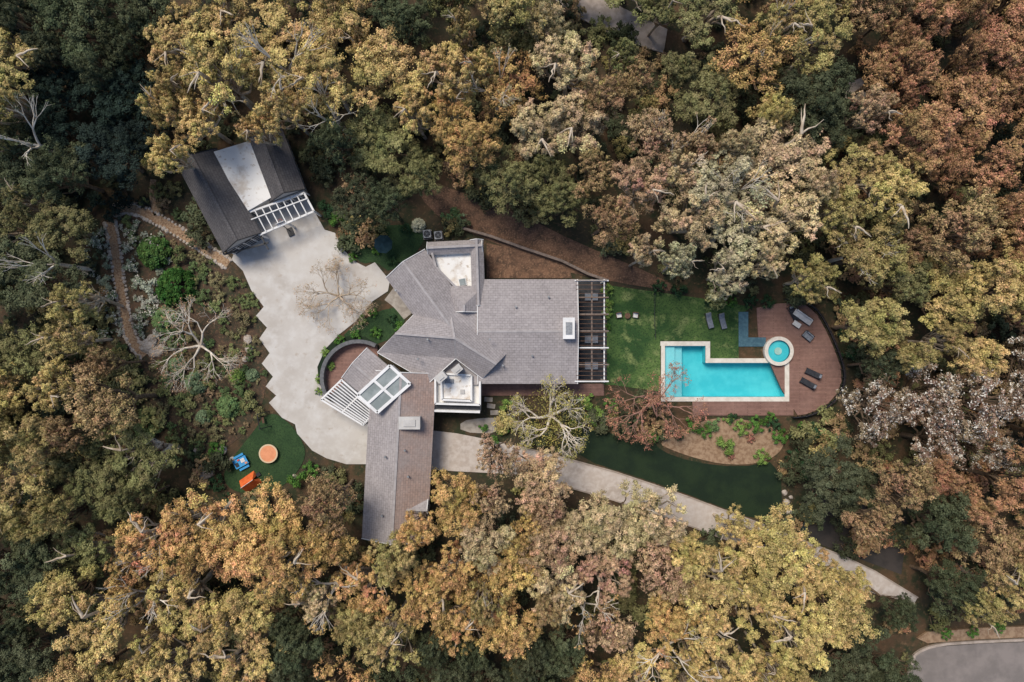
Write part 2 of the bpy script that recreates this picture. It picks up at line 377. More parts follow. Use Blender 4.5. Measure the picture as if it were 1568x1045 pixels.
# ------------------------------------------------------------ furniture
def lounger(px,py,ang,k,z=0.1,name='sun_lounger'):
    mb=MB()
    for s in(-1,1):
        mb.box((0,s*0.33,0.28),(1.95,0.06,0.07),'dark')
        for x in(-0.85,0.85): mb.box((x,s*0.33,0.13),(0.06,0.06,0.26),'dark')
    for x in np.linspace(-0.9,0.9,8): mb.box((x,0,0.29),(0.07,0.6,0.03),'dark')
    mb.box((0.33,0,0.38),(1.28,0.64,0.12),k)
    R=Matrix.Rotation(math.radians(35),3,'Y')
    mb.box((-0.62,0,0.58),(0.75,0.64,0.12),k,mat=R)
    mb.box((-0.80,0,0.79),(0.26,0.42,0.10),'cushgrey',mat=R)
    return mb.build(name,loc=W(px,py,z),rz=math.radians(ang),bevel=0.025)
lounger(1085,491,-75,'cushgrey',0.03); lounger(1105,492,-75,'cushgrey',0.03)
lounger(1213,480,-60,'cushblack'); lounger(1243,572,155,'cushblack'); lounger(1235,587,150,'cushblack')
def sofa(px,py,ang,L_,k,name='outdoor_sofa',z=0.1):
    mb=MB()
    mb.box((0,0,0.2),(L_,0.85,0.22),'dark'); 
    for x in(-1,1):
        for y in(-1,1): mb.box((x*(L_/2-.08),y*.35,0.05),(0.07,0.07,0.1),'dark')
    nseat=max(1,round(L_/0.75))
    for i in range(nseat): 
        x=-L_/2+0.12+(L_-0.24)*(i+.5)/nseat
        mb.box((x,-0.06,0.40),((L_-0.24)/nseat-0.02,0.66,0.16),k)
        mb.box((x,0.28,0.60),((L_-0.24)/nseat-0.04,0.16,0.36),k)
    mb.box((0,0.39,0.5),(L_,0.1,0.5),'dark')
    for s in(-1,1): mb.box((s*(L_/2-.05),0,0.42),(0.1,0.8,0.3),k)
    return mb.build(name,loc=W(px,py,z),rz=math.radians(ang),bevel=0.03)
sofa(1227,486,-35,2.5,'cushwhite')
sofa(1235,515,-40,1.2,'cushgrey','outdoor_armchair')
mb=MB(); mb.box((0,0,0.42),(1.0,0.6,0.05),'cushwhite'); mb.box((0,0,0.2),(0.8,0.45,0.03),'dark')
for x in(-.44,.44):
    for y in(-.25,.25): mb.box((x,y,0.2),(0.05,0.05,0.42),'dark')
mb.build('coffee_table',loc=W(1218,497,0.1),rz=-.6,bevel=.01)
for x,a in ((947,10),(972,-8)):
    mb=MB(); mb.box((0,0,0.40),(0.6,0.6,0.12),'cushwhite'); mb.box((0,0.3,0.65),(0.62,0.09,0.5),'wood')
    for s in(-1,1):
        mb.box((s*.33,0,0.55),(0.06,0.6,0.05),'wood')
        for y in(-.27,.27): mb.box((s*.33,y,0.27),(0.05,0.05,0.54),'wood')
    mb.build('garden_chair',loc=W(x,483,0.03),rz=math.radians(a),bevel=.01)
mb=MB(); mb.cyl((0,0,0.45),(0,0,0.5),0.35,0.35,'wood',20); mb.cyl((0,0,0),(0,0,0.45),0.05,0.05,'wood',8); mb.cyl((0,0,0),(0,0,0.04),0.22,0.2,'wood',16)
mb.build('side_table',loc=W(960,484,0.03))
mb=MB()
for ra,rb,za,zb2,k in ((1.15,1.15,0.42,0.5,'tan'),(1.15,0.98,0.5,0.5,'tan'),(0.98,0.001,0.49,0.485,'peach')):
    vs=[];fs=[]
    for i in range(36):
        t=2*math.pi*i/36; vs.append((ra*math.cos(t),ra*math.sin(t),za)); vs.append((rb*math.cos(t),rb*math.sin(t),zb2))
    for i in range(36): j=(i+1)%36; fs.append((2*i,2*j,2*j+1,2*i+1))
    mb.add(vs,fs,k)
for i in range(6):
    t=i*math.pi/3; mb.cyl((1.05*math.cos(t),1.05*math.sin(t),0),(1.05*math.cos(t),1.05*math.sin(t),0.44),0.03,0.03,'metal',8)
mb.build('trampoline',loc=W(413,694,0.045))
mb=MB(); mb.box((0,0,0.5),(1.7,1.1,0.06),'blue'); mb.box((0.35,0.1,0.56),(0.5,0.5,0.08),'cushwhite'); mb.box((-0.5,-0.1,0.57),(0.4,0.5,0.1),'dark'); mb.box((-0.1,0.35,0.57),(0.3,0.2,0.1),'red'); mb.box((0.6,-0.35,0.57),(0.3,0.2,0.1),'peach')
for x in(-.75,.75):
    for y in(-.45,.45): mb.box((x,y,0.24),(0.08,0.08,0.48),'blue')
for s in(-1,1): mb.box((0,s*.8,0.28),(1.3,0.28,0.06),'blue'); mb.box((-.5,s*.8,0.13),(0.06,.2,.26),'blue'); mb.box((.5,s*.8,0.13),(0.06,.2,.26),'blue')
mb.build('play_table',loc=W(371,707,0.045),rz=math.radians(28),bevel=.01)
mb=MB(); tp=[(-1.1,-.9,0),(1.1,-.9,0),(1.1,.9,0),(-1.1,.9,0),(-.85,0,1.25),(.85,0,1.25)]
mb.add(tp,[(0,1,5,4),(2,3,4,5)],'orange'); mb.add([(p[0]*.96,p[1]*.96,p[2]*.97) for p in tp],[(3,0,4)],'red'); mb.add([(1.1,-.9,0),(1.1,-.25,0),(.85,0,1.25)],[(0,1,2)],'orange'); mb.add([(1.1,.25,0),(1.1,.9,0),(.85,0,1.25)],[(0,1,2)],'orange')
mb.beam((-.9,0,1.26),(.9,0,1.26),.05,.05,'cushwhite'); mb.box((1.35,.2,.12),(.5,.45,.2),'dark')
mb.build('play_tent',loc=W(384,738,0.045),rz=math.radians(35))
mb=MB()
for x in(-.9,.9):
    for s in(-1,1): mb.cyl((x,s*.75,0),(x,0,2.0),.05,.05,'dark',8)
mb.cyl((-1,0,2.0),(1,0,2.0),.05,.05,'dark',8)
for x in(-.35,.35): mb.cyl((x,0,.5),(x,0,2.0),.012,.012,'metal',6)
mb.box((0,0,.48),(.75,.25,.04),'wood')
mb.build('swing_set',loc=W(405,643,0.045),rz=math.radians(-80))
mb=MB(); mb.cyl((0,0,0),(0,0,2.5),.03,.03,'metal',8); mb.cyl((0,0,0),(0,0,.1),.3,.28,'dark',16)
vs=[(0,0,2.65)]+[(1.15*math.cos(i*math.pi/4),1.15*math.sin(i*math.pi/4),2.15) for i in range(8)]
mb.add(vs,[(0,1+i,1+(i+1)%8) for i in range(8)],'teal'); 
mb.build('patio_umbrella',loc=W(592,378,0.02),rz=.3)
for x,y in ((655,360),(672,362)):
    mb=MB(); mb.box((0,0,.45),(.95,.95,.8),'metal'); mb.box((0,0,.05),(1.1,1.1,.1),'kerb'); mb.cyl((0,0,.85),(0,0,.88),.4,.4,'dark',20)
    for i in range(4): mb.box((0,0,.895),(.78,.025,.015),'metal',i*math.pi/4)
    for i in range(7): mb.box((0,-.48,.2+i*.09),(.85,.02,.03),'dark')
    mb.build('air_conditioner',loc=W(x,y,0),rz=.1,bevel=.015)
mb=MB(); mb.box((0,-.5,.1),(.7,1.0,.2),'dark'); mb.cyl((0,-.4,.2),(0,0,2.9),.06,.05,'dark',8); mb.box((0,.15,3.0),(1.1,.05,.75),'cushwhite'); mb.box((0,.18,2.95),(.5,.01,.35),'dark')
for i in range(16):
    a=2*math.pi*i/16;b=2*math.pi*(i+1)/16; mb.cyl((.23*math.cos(a),.45+.23*math.sin(a),2.75),(.23*math.cos(b),.45+.23*math.sin(b),2.75),.012,.012,'orange',6)
mb.build('basketball_hoop',loc=W(443,350,0.06),rz=.4)
mb=MB()
for i in range(4): mb.box((0,-.2+i*.14,.45),(3.0,.1,.04),'teal')
for i in range(3): mb.box((0,.3+.03*i,.58+i*.13),(3.0,.04,.1),'teal')
for x in(-1.3,0,1.3): mb.box((x,0,.22),(.08,.5,.44),'dark'); mb.box((x,.32,.6),(.06,.06,.5),'dark')
mb.build('garden_bench',loc=W(1233,796,0.02),rz=math.radians(68))
# ------------------------------------------------------------ buildings
def gable(mb,a,b,hw,ze,zr,k='roof',hipa=0,hipb=0,wall=True,kr=None,base=0,kw='wall',trim='white',wins=True,t=0.22,inset=0.45):
    A=W(*a,ze);B=W(*b,ze); f=S*(H-ze)/H; hw=hw*f
    d=(B-A);d.z=0;Ln=d.length;d.normalize(); n=Vector((-d.y,d.x,0))
    up=Vector((0,0,zr-ze))
    R1=A+up+d*hipa*f; R2=B+up-d*hipb*f
    e=[A+n*hw,A-n*hw,B-n*hw,B+n*hw]
    mb.add([e[1],e[2],R2,R1],[(0,1,2,3)],k)
    mb.add([e[3],e[0],R1,R2],[(0,1,2,3)],kr or k)
    mb.add([e[0],e[1],R1],[(0,1,2)],k if hipa else kw); mb.add([e[2],e[3],R2],[(0,1,2)],k if hipb else kw)
    lo=[v-Vector((0,0,t)) for v in e]
    mb.add(e+lo,[(i,4+i,4+(i+1)%4,(i+1)%4) for i in range(4)],trim)
    mb.add(lo,[(3,2,1,0)],trim)
    mb.beam(R1+Vector((0,0,.01)),R2+Vector((0,0,.01)),.28,.07,'ridge' if k!='roofdark' else 'roofdark')
    if not hipa:
        for s in(0,1): mb.beam(e[s]-d*.03+Vector((0,0,.0)),R1-d*.03,.08,.14,trim)
    if not hipb:
        for s in(2,3): mb.beam(e[s]+d*.03,R2+d*.03,.08,.14,trim)
    if wall:
        w=[A+n*(hw-inset)+d*inset,A-n*(hw-inset)+d*inset,B-n*(hw-inset)-d*inset,B+n*(hw-inset)-d*inset]
        mb.prism([(v.x,v.y) for v in w],base,ze-t-.003,kw)
        if wins:
            for i in range(4):
                p=w[i];q=w[(i+1)%4];L_=(q-p).length;cnt=int(L_/2.6)
                u=(q-p).normalized();o=Vector((u.y,-u.x,0))
                mid=sum(w,Vector())/4
                if (p+o-mid).length<(p-mid).length:o=-o
                ang=math.atan2(u.y,u.x)
                for c_ in range(cnt):
                    pt=p+u*(L_*(c_+.5)/cnt)+o*.03
                    mb.box((pt.x,pt.y,1.55),(1.5,.10,1.5),'white',ang); pt=pt+o*.03
                    mb.box((pt.x,pt.y,1.55),(1.34,.08,1.34),'glass',ang); mb.box((pt.x,pt.y,1.55),(.05,.10,1.34),'white',ang)
house=empty('villa_house')
mb=MB(); gable(mb,(732,508),(884,508),80,3.6,4.7); mb.build('east_wing',house)
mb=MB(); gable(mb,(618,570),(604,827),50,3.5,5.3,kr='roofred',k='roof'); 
mb.build('south_wing',house)
mb=MB(); gable(mb,(655,778),(615,778),13,3.62,4.6,wall=False,t=.1); mb.build('dormer',house)
mb=MB(); gable(mb,(621,404),(700,512),37,3.7,5.5,hipb=0); mb.build('northwest_wing',house)
V={'A':(578,540,3.8),'B':(633,483,3.8),'C':(690,484,4.9),'D':(738,466,3.8),'E':(781,537,3.8),'F':(739,580,3.8),'G':(698,549,4.6),'I':(657,586,3.8),'M1':(605,511,5.6),'Q':(696,518,6.4),'M2':(760,558,5.5)}
V={k:W(*v) for k,v in V.items()}
mb=MB()
def F(*ks,m='roof',dz=0): mb.add([V[k]+Vector((0,0,dz)) for k in ks],[list(range(len(ks)))[::-1]],m)
F('B','M1','Q','C');F('M1','B','A',m='wall');F('A','M1','Q','G','I')
F('C','Q','M2','E','D');F('F','E','M2',m='wall');F('G','Q','M2','F')
out_=['A','B','C','D','E','F','G','I']
for a,b in zip(out_,out_[1:]+out_[:1]): mb.beam(V[a]-Vector((0,0,.1)),V[b]-Vector((0,0,.1)),.12,.2,'white' if a not in 'BCD' else 'ridge')
for a,b in (('M1','Q'),('Q','M2'),('C','Q'),('Q','G')): mb.beam(V[a]+Vector((0,0,.01)),V[b]+Vector((0,0,.01)),.26,.07,'ridge')
ce=sum((V[a] for a in out_),Vector())/8
mb.prism([((V[a]-ce)*.92+ce).xy for a in out_],0,3.6,'wall')
mb.prism(P([(655,575),(698,545),(741,572),(735,590),(668,588)],3.45),0,3.45,'ridge','wall')
mb.build('centre_hall',house)
mb=MB(); gable(mb,(655,381),(738,377),10,3.6,4.3,wins=False,kw='wall'); gable(mb,(730,368),(733,468),10,3.62,4.35,wins=False)
gable(mb,(712,478),(712,438),30,3.64,5.2,hipb=30,wall=False)
mb.build('north_wing',house)
mb=MB(); mb.prism(P([(662,388),(722,386),(724,446),(700,446),(672,412)],3.0),0,3.0,'garfloor','wall')
mb.build('roof_terrace',house)
mb=MB()
for a,b in (((662,388),(668,410)),((668,410),(702,444))): mb.beam(W(*a,3.4),W(*b,3.4),.25,.9,'ridge')
mb.box(W(708,432,3.1),(.9,.9,.14),'white',.2); mb.box(W(708,432,3.22),(.7,.7,.10),'greyglass',.2)
mb.build('parapet',house)
mb=MB(); mb.prism(P([(666,580),(737,584),(735,632),(664,630)],3.1),0,3.1,'whitefloor','wall')
for a,b in (((667,618),(735,620)),((735,584),(735,620)),((667,580),(667,618)),((676,572),(722,575)),((676,572),(677,612)),((722,575),(722,614)),((677,612),(722,614))): mb.beam(W(*a,3.5),W(*b,3.5),.22,.8,'white')
mb.beam(W(665,629,3.2),W(735,631,3.2),.25,.5,'white')
mb.prism(P([(667,620),(735,622),(735,628),(665,626)],3.3),3.1,3.3,'dark')
mb.prism(P([(678,574),(721,577),(721,612),(678,610)],3.6),3.1,3.6,'garfloor')
mb.box(W(688,584,3.7),(1.0,.5,.2),'metal'); mb.box(W(708,600,3.66),(.5,.5,.15),'wall')
mb.build('flat_roof_bay',house)
def chimney(px,py,w,d,z0,z1,rz=0,k='white'):
    mb=MB(); c=W(px,py,z1)
    mb.box((c.x,c.y,(z0+z1)/2),(w,d,z1-z0),k,rz); mb.box((c.x,c.y,z1+.05),(w+.15,d+.15,.1),k,rz); mb.box((c.x,c.y,z1+.16),(w*.6,d*.6,.12),'metal' if k=='white' else k,rz)
    mb.build('chimney',house,bevel=.01)
chimney(871,503,1.2,2.3,3,5.6); chimney(627,648,2.3,1.3,3,5.6,k='wall'); chimney(675,578,1.1,.8,3,6.0,.7,'wall'); chimney(700,566,1.0,.7,3,5.6,.7,'wall')
mb=MB()
for x,y,z in ((606,445,4.8),(640,430,5.2),(655,520,6.1),(640,550,5.5),(790,470,4.4),(815,545,4.4),(840,455,4.2),(590,700,5.1),(625,730,5.0),(620,690,5.2),(585,790,5.0),(750,520,5.9),(770,560,4.9)):
    p=W(x,y,z); mb.cyl(p-Vector((0,0,.6)),p+Vector((0,0,.15)),.08,.08,'metal',8); mb.cyl(p+Vector((0,0,.15)),p+Vector((0,0,.2)),.14,.12,'metal',8)
mb.build('roof_vents',house)
mb=MB()
gable(mb,(543,556),(602,606),30,3.3,4.3,wins=True); mb.build('sunroom_wing',house)
mb=MB()
q=[(548,605),(597,560),(628,588),(578,632)]
mb.prism(P(q,5.3),3.0,5.3,'greyglass','white')
qq=[W(a,b,5.35) for a,b in q]
for i in range(4): mb.beam(qq[i],qq[(i+1)%4],.34,.22,'white')
for t in (.5,): mb.beam(qq[0].lerp(qq[1],t),qq[3].lerp(qq[2],t),.3,.2,'white'); mb.beam(qq[1].lerp(qq[2],t),qq[0].lerp(qq[3],t),.3,.24,'white')
mb.build('skylight',house)
mb=MB()
q=[W(a,b,3.3) for a,b in ((492,612),(523,582),(577,629),(556,651))]
for i in range(4): mb.beam(q[i],q[(i+1)%4],.2,.25,'white')
for i in range(1,9):
    t=i/9; mb.beam(q[0].lerp(q[1],t)+Vector((0,0,.15)),q[3].lerp(q[2],t)+Vector((0,0,.15)),.13,.2,'white')
mb.beam(q[1].lerp(q[2],.5),q[0].lerp(q[3],.5),.15,.2,'white')
for v in q: mb.box((v.x,v.y,1.6),(.18,.18,3.2),'white')
mb.prism([(v.x,v.y) for v in q],0.05,.12,'greystone')
mb.build('entry_pergola',house)
mb=MB()
z=3.5
for x in (884,906): 
    mb.beam(W(x,428,z),W(x,586,z),.16,.24,'woodgrey')
mb.beam(W(925,428,z),W(925,586,z),.14,.24,'white')
for i in range(7):
    y=430+i*25.7; mb.beam(W(880,y,z+.22),W(932,y,z+.22),.15,.18,'white' if i in (0,4,6) else 'woodgrey')
for i in range(24):
    y=430+i*6.6; mb.beam(W(882,y,z+.36),W(929,y,z+.36),.05,.08,'wood')
for y in (430,480,535,584): p=W(926,y,z); mb.box((p.x,p.y,z/2),(.2,.2,z),'white')
mb.prism(P([(880,429),(929,429),(929,586),(880,586)],.1),-.02,.10,'dark')
for y in (455,520,560): p=W(905,y,.1); mb.box((p.x,p.y,.45),(1.6,.9,.1),'cushgrey'); mb.box((p.x,p.y,.22),(1.4,.7,.4),'dark')
mb.build('garden_pergola',house)
ct=W(552,578,0)
mb=MB(); pts=[]
for i in range(25):
    t=math.radians(62+ i*6.2); pts.append(Vector((ct.x+4.4*math.cos(t),ct.y+4.4*math.sin(t),0)))
for a,b in zip(pts,pts[1:]): mb.beam(a+Vector((0,0,.6)),b+Vector((0,0,.6)),.36,1.2,'greystone'); mb.beam(a+Vector((0,0,1.22)),b+Vector((0,0,1.22)),.46,.08,'greystone')
mb.prism([(p.x,p.y) for p in pts]+[(ct.x+2.5,ct.y-1.0)],-.02,.07,'deck')
mb.build('curved_garden_wall')
gar=empty('garage_building')
mb=MB(); gable(mb,(303,243),(371,372),33,3.0,4.7,k='roofdark',trim='dark',wins=False); 
gable(mb,(404,205),(440,300),29,3.0,4.5,k='roofdark',trim='dark',wins=False); mb.build('garage_wings',gar)
mb=MB(); mb.prism(P([(323,234),(386,215),(415,303),(380,323)],3.3),0,3.3,'garfloor','wall')
mb.build('flat_roof',gar)
mb=MB()
q=[W(a,b,2.9) for a,b in ((380,326),(466,296),(481,324),(398,360))]
for i in range(4): mb.beam(q[i],q[(i+1)%4],.22,.26,'white')
for i in range(1,8): t=i/8; mb.beam(q[0].lerp(q[1],t)+Vector((0,0,.12)),q[3].lerp(q[2],t)+Vector((0,0,.12)),.12,.2,'white')
mb.beam(q[0].lerp(q[3],.33)+Vector((0,0,.25)),q[1].lerp(q[2],.33)+Vector((0,0,.25)),.12,.14,'white')
for v in q[2:]+[q[2].lerp(q[3],.5)]: mb.box((v.x,v.y,1.4),(.2,.2,2.8),'white')
mb.build('carport_trellis',gar)
mb=MB()
def door(a,b,z):
    A=W(*a,z);B=W(*b,z);A.z=B.z=0;u=(B-A).normalized();ang=math.atan2(u.y,u.x);c=(A+B)/2;L_=(B-A).length
    mb.box((c.x,c.y,1.2),(L_,.1,2.4),'dark',ang)
    for i in range(5): p=A+u*L_*i/4; mb.box((p.x,p.y,1.2),(.14,.16,2.5),'white',ang)
    for zz in(.6,1.2,1.8,2.45): mb.box((c.x,c.y,zz),(L_,.14,.08),'white',ang)
door((348,385),(394,358),2.6); door((420,309),(464,292),2.6); door((384,322),(414,306),2.6)
mb.beam(W(343,390,2.7),W(411,372,2.7),.2,.2,'dark'); mb.beam(W(394,352,2.7),W(411,382,2.7),.15,.2,'dark'); mb.beam(W(343,390,2.7),W(338,375,2.7),.15,.2,'dark')
mb.build('garage_doors',gar)
mb=MB()
fp=[(690,345),(750,362),(800,380),(860,400),(900,420),(930,430)]
for a,b in zip(fp,fp[1:]): mb.beam(W(*a,.4),W(*b,.4),.3,.8,'woodgrey')
mb.build('retaining_wall')
mb=MB()
fp=smooth([(1003,450),(1002,490),(1004,520)],1,False)
for a,b in zip(fp,fp[1:]): 
    mb.beam(W(*a,.9),W(*b,.9),.05,.05,'dark'); p=W(*a,.9); mb.box((p.x,p.y,.45),(.06,.06,.9),'dark'); mb.beam(W(*a,.3),W(*b,.3),.04,.04,'dark')
mb.build('garden_fence')
# ------------------------------------------------------------ vegetation
def tube_arrays(paths,sides=5):
    V_=[];F_=[];o=0
    for pts,rad in paths:
        pts=[np.array(p,float) for p in pts]; n=len(pts)
        for i in range(n):
            d=pts[min(i+1,n-1)]-pts[max(i-1,0)]; d/=max(np.linalg.norm(d),1e-6)
            a=np.array([0,0,1.]) if abs(d[2])<.9 else np.array([1.,0,0])
            u=np.cross(d,a);u/=np.linalg.norm(u);v=np.cross(d,u)
            for k in range(sides):
                t=2*math.pi*k/sides; V_.append(pts[i]+(u*math.cos(t)+v*math.sin(t))*rad[i])
        for i in range(n-1):
            for k in range(sides):
                F_.append((o+i*sides+k,o+i*sides+(k+1)%sides,o+(i+1)*sides+(k+1)%sides,o+(i+1)*sides+k))
        o+=n*sides
    return np.array(V_).reshape(-1,3),np.array(F_,int).reshape(-1,4)
def leaves(rng,C,Rr,per,size,squash=.75,upb=.8,whitep=0,cb=None,hb=None):
    n=len(C)*per
    c=np.repeat(C,per,0); r=np.repeat(Rr,per)
    d=rng.normal(size=(n,3)); d/=np.linalg.norm(d,axis=1)[:,None]
    rad=r*rng.random(n)**.5*(1+.3*rng.normal(size=n).clip(-1,2.5))
    p=c+d*rad[:,None]*np.array([1,1,squash])
    nrm=d*.6+np.array([0,0,upb])+rng.normal(size=(n,3))*.42; nrm/=np.linalg.norm(nrm,axis=1)[:,None]
    t=np.cross(nrm,rng.normal(size=(n,3))); t/=np.linalg.norm(t,axis=1)[:,None]
    b=np.cross(nrm,t)
    s=size*rng.uniform(.6,1.35,n)[:,None]
    v=np.stack([p+t*s,p+b*s*.5,p-t*s,p-b*s*.5],1).reshape(-1,3)
    if cb is None: cb=rng.uniform(.7,1.3,len(C))
    if hb is None: hb=rng.normal(size=len(C))*.008
    # upper leaves of each spray are brighter and warmer, lower ones darker and greener
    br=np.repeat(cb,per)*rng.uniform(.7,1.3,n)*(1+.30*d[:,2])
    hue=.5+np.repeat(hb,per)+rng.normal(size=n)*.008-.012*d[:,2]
    w=(rng.random(n)<whitep*np.repeat(rng.random(len(C))*1.6,per)).astype(float) if whitep else np.zeros(n)
    col=np.stack([br,hue,w,np.ones(n)],1)
    return v,np.repeat(col,4,0)
def mkmesh(name,bv,bf,lv,lc,barkk,leafk='leaf'):
    nb=len(bv);nl=len(lv)//4
    lf=np.arange(nl*4).reshape(-1,4)+nb
    v=np.concatenate([bv,lv]) if nl else bv; f=np.concatenate([bf,lf]) if nl else bf
    me=bpy.data.meshes.new(name); me.vertices.add(len(v)); me.vertices.foreach_set('co',v.astype(np.float32).ravel())
    me.loops.add(len(f)*4); me.loops.foreach_set('vertex_index',f.astype(np.int32).ravel())
    me.polygons.add(len(f)); me.polygons.foreach_set('loop_start',np.arange(0,len(f)*4,4,dtype=np.int32)); me.polygons.foreach_set('loop_total',np.full(len(f),4,dtype=np.int32))
    me.materials.append(M[barkk]); me.materials.append(M[leafk])
    mi=np.zeros(len(f),np.int32); mi[len(bf):]=1; me.polygons.foreach_set('material_index',mi)
    me.update(calc_edges=True)
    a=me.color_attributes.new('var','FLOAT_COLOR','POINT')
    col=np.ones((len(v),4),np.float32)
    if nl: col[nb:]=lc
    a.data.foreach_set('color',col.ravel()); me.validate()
    return me
def curve(p,q,rng,n=5,wob=.12,sag=.15):
    p=np.array(p);q=np.array(q);L_=np.linalg.norm(q-p);pts=[]
    for i in range(n+1):
        t=i/n; o=rng.normal(size=3)*L_*wob*(math.sin(math.pi*t))*.6; x=p*(1-t)+q*t+o; x[2]-=sag*L_*math.sin(math.pi*t); pts.append(x)
    return pts
def make_tree(name,seed,R=5,Ht=13,nl=14,cl=15,per=55,size=.2,bark='barkpale',leaf='leaf',lobe=(.24,.38),twigs=3,whitep=0,lbr=.24,sag=.12,hb0=.38,flat=.42,crag=.16,snag=0):
    rng=np.random.default_rng(seed); paths=[]
    hb=Ht*hb0; lean=rng.normal(size=2)*.5
    top=np.array([lean[0],lean[1],hb])
    paths.append((curve((0,0,-.5),top,rng,4,.03,0),np.linspace(.42,.3,5)))
    C=[];Rr=[];CB=[];HB=[]
    ga=2.39996;off=rng.random()*6
    for i in range(nl):
        rr=R*.82*math.sqrt((i+.3)/nl)*rng.uniform(.8,1.2); th=i*ga+off+rng.normal()*.3
        rl=R*rng.uniform(*lobe); zc=Ht-rl*.8-flat*R*(rr/R)**2-rng.random()*crag*Ht
        lc=np.array([rr*math.cos(th),rr*math.sin(th),zc])
        k=rng.random(); st=top*(.75+.25*k)
        cp=curve(st,lc,rng,5,.08,sag)
        paths.append((cp,np.linspace(lbr*rng.uniform(.6,1.1),.05,6)))
        lb=rng.uniform(.75,1.2); lh=rng.normal()*.010
        m_=cl
        d=rng.normal(size=(m_,3)); d[:,2]=np.abs(d[:,2])*.9-.25; d/=np.linalg.norm(d,axis=1)[:,None]
        cc=lc+d*rl*rng.uniform(.5,1.15,m_)[:,None]*np.array([1,1,.8])
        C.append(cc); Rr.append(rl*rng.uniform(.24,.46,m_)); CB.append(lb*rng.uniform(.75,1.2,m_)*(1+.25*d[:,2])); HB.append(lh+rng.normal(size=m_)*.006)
        for j in range(min(twigs,m_)): 
            paths.append((curve(cp[3] if j%2 else cp[4],cc[j]+ (cc[j]-lc)*.15,rng,3,.1,0),np.array([.07,.05,.035,.018])*1.2))
    for i in range(snag):
        th=rng.random()*6.28; a=top.copy(); r1=R*rng.uniform(.3,.5); r2=R*rng.uniform(.85,1.15)
        m1=np.array([r1*math.cos(th),r1*math.sin(th),Ht*.9]); m2=np.array([r2*math.cos(th+.25),r2*math.sin(th+.25),Ht*.95])
        paths.append((curve(a,m1,rng,4,.05,0),np.linspace(.30,.2,5))); paths.append((curve(m1,m2,rng,5,.06,-.05),np.linspace(.2,.04,6)))
        for s_ in (-.5,.6): 
            m3=m1+np.array([math.cos(th+s_),math.sin(th+s_),.2])*R*.45; paths.append((curve(m1,m3,rng,3,.07,0),np.linspace(.12,.02,4)))
    bv,bf=tube_arrays(paths)
    C=np.concatenate(C);Rr=np.concatenate(Rr);CB=np.concatenate(CB);HB=np.concatenate(HB)
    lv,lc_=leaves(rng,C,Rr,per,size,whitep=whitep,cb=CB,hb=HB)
    return mkmesh(name,bv,bf,lv,lc_,bark,leaf)
def make_bush(name,seed,R=1.3,nl=16,per=50,size=.12,whitep=0,leaf='leaf',round_=False):
    rng=np.random.default_rng(seed)
    if round_:
        d=rng.normal(size=(70,3)); d[:,2]=np.abs(d[:,2]); d/=np.linalg.norm(d,axis=1)[:,None]
        C=d*R*.85; C[:,2]+=.1; Rr=np.full(70,R*.2); per=110
    else:
        th=rng.random(nl)*6.28; rr=R*.8*np.sqrt(rng.random(nl))
        C=np.stack([rr*np.cos(th),rr*np.sin(th),R*.35+R*.55*(1-(rr/R)**2)*rng.uniform(.6,1.1,nl)],1); Rr=R*rng.uniform(.18,.38,nl)
    paths=[(curve((0,0,-.3),c,rng,3,.08,0),np.array([.05,.04,.025,.012])) for c in C[:12]]
    bv,bf=tube_arrays(paths,4)
    lv,lc=leaves(rng,C,Rr,per,size,whitep=whitep)
    return mkmesh(name,bv,bf,lv,lc,'bark',leaf)
def make_bare(name,seed,R=4.5,Ht=6,bark='barkwhite',depth=6,leafper=0,th=1.0,lsize=.09,n0=5,up=.5,hb=None,wig=.10,spread=.42):
    rng=np.random.default_rng(seed); paths=[];ends=[]
    def br(p,d,L_,r,k):
        n=3;pts=[p];x=p.copy();dd=d.copy()
        for i in range(n):
            dd=dd+rng.normal(size=3)*wig; dd/=np.linalg.norm(dd); x=x+dd*L_/n; pts.append(x.copy())
        paths.append((pts,np.linspace(r,r*.66,n+1)))
        if k==0: ends.append(x); return
        for j in range(3 if k>2 and rng.random()<.6 else 2):
            nd=dd+rng.normal(size=3)*np.array([spread,spread,spread*.6]); nd[2]+=.04; nd/=np.linalg.norm(nd)
            br(x,nd,L_*rng.uniform(.66,.84),r*.62*rng.uniform(.8,1.1),k-1)
    if hb is None: hb=Ht*.2
    paths.append(([np.array([0,0,-.3]),np.array([.05,0,hb*.5]),np.array([0,.05,hb])],np.array([.38,.3,.28])*th))
    for i in range(n0):
        t=i*2*math.pi/n0+rng.random()*.6
        d=np.array([math.cos(t)*.85,math.sin(t)*.85,up]); br(np.array([0,0,hb]),d/np.linalg.norm(d),R*.31,.17*th,depth-1)
    bv,bf=tube_arrays(paths,4)
    lv=np.zeros((0,3));lc=np.zeros((0,4))
    if leafper:
        E=np.array(ends); E=E[rng.random(len(E))<.6]; lv,lc=leaves(rng,E,np.full(len(E),.3),leafper,lsize)
    return mkmesh(name,bv,bf,lv,lc,bark)
EUC=[make_tree('euc%d'%i,10+i,nl=21,cl=12,per=75,size=.125,lobe=(.16,.27),bark='barkpale',twigs=2,lbr=.27,sag=.05,crag=.22,snag=1) for i in range(6)]
OAK=[make_tree('oak%d'%i,30+i,nl=18,cl=15,per=72,size=.125,bark='bark',twigs=1,lobe=(.20,.32),crag=.2) for i in range(5)]
SPR=[make_tree('spr%d'%i,50+i,nl=22,cl=13,per=36,size=.12,lobe=(.17,.30),bark='bark',twigs=8,sag=.03,crag=.2) for i in range(3)]
WHT=[make_tree('wht%d'%i,70+i,nl=16,cl=9,per=46,size=.14,bark='bark',leaf='leafw',whitep=.30,lobe=(.2,.32),twigs=4) for i in range(2)]
BSH=[make_bush('bsh%d'%i,90+i) for i in range(4)]
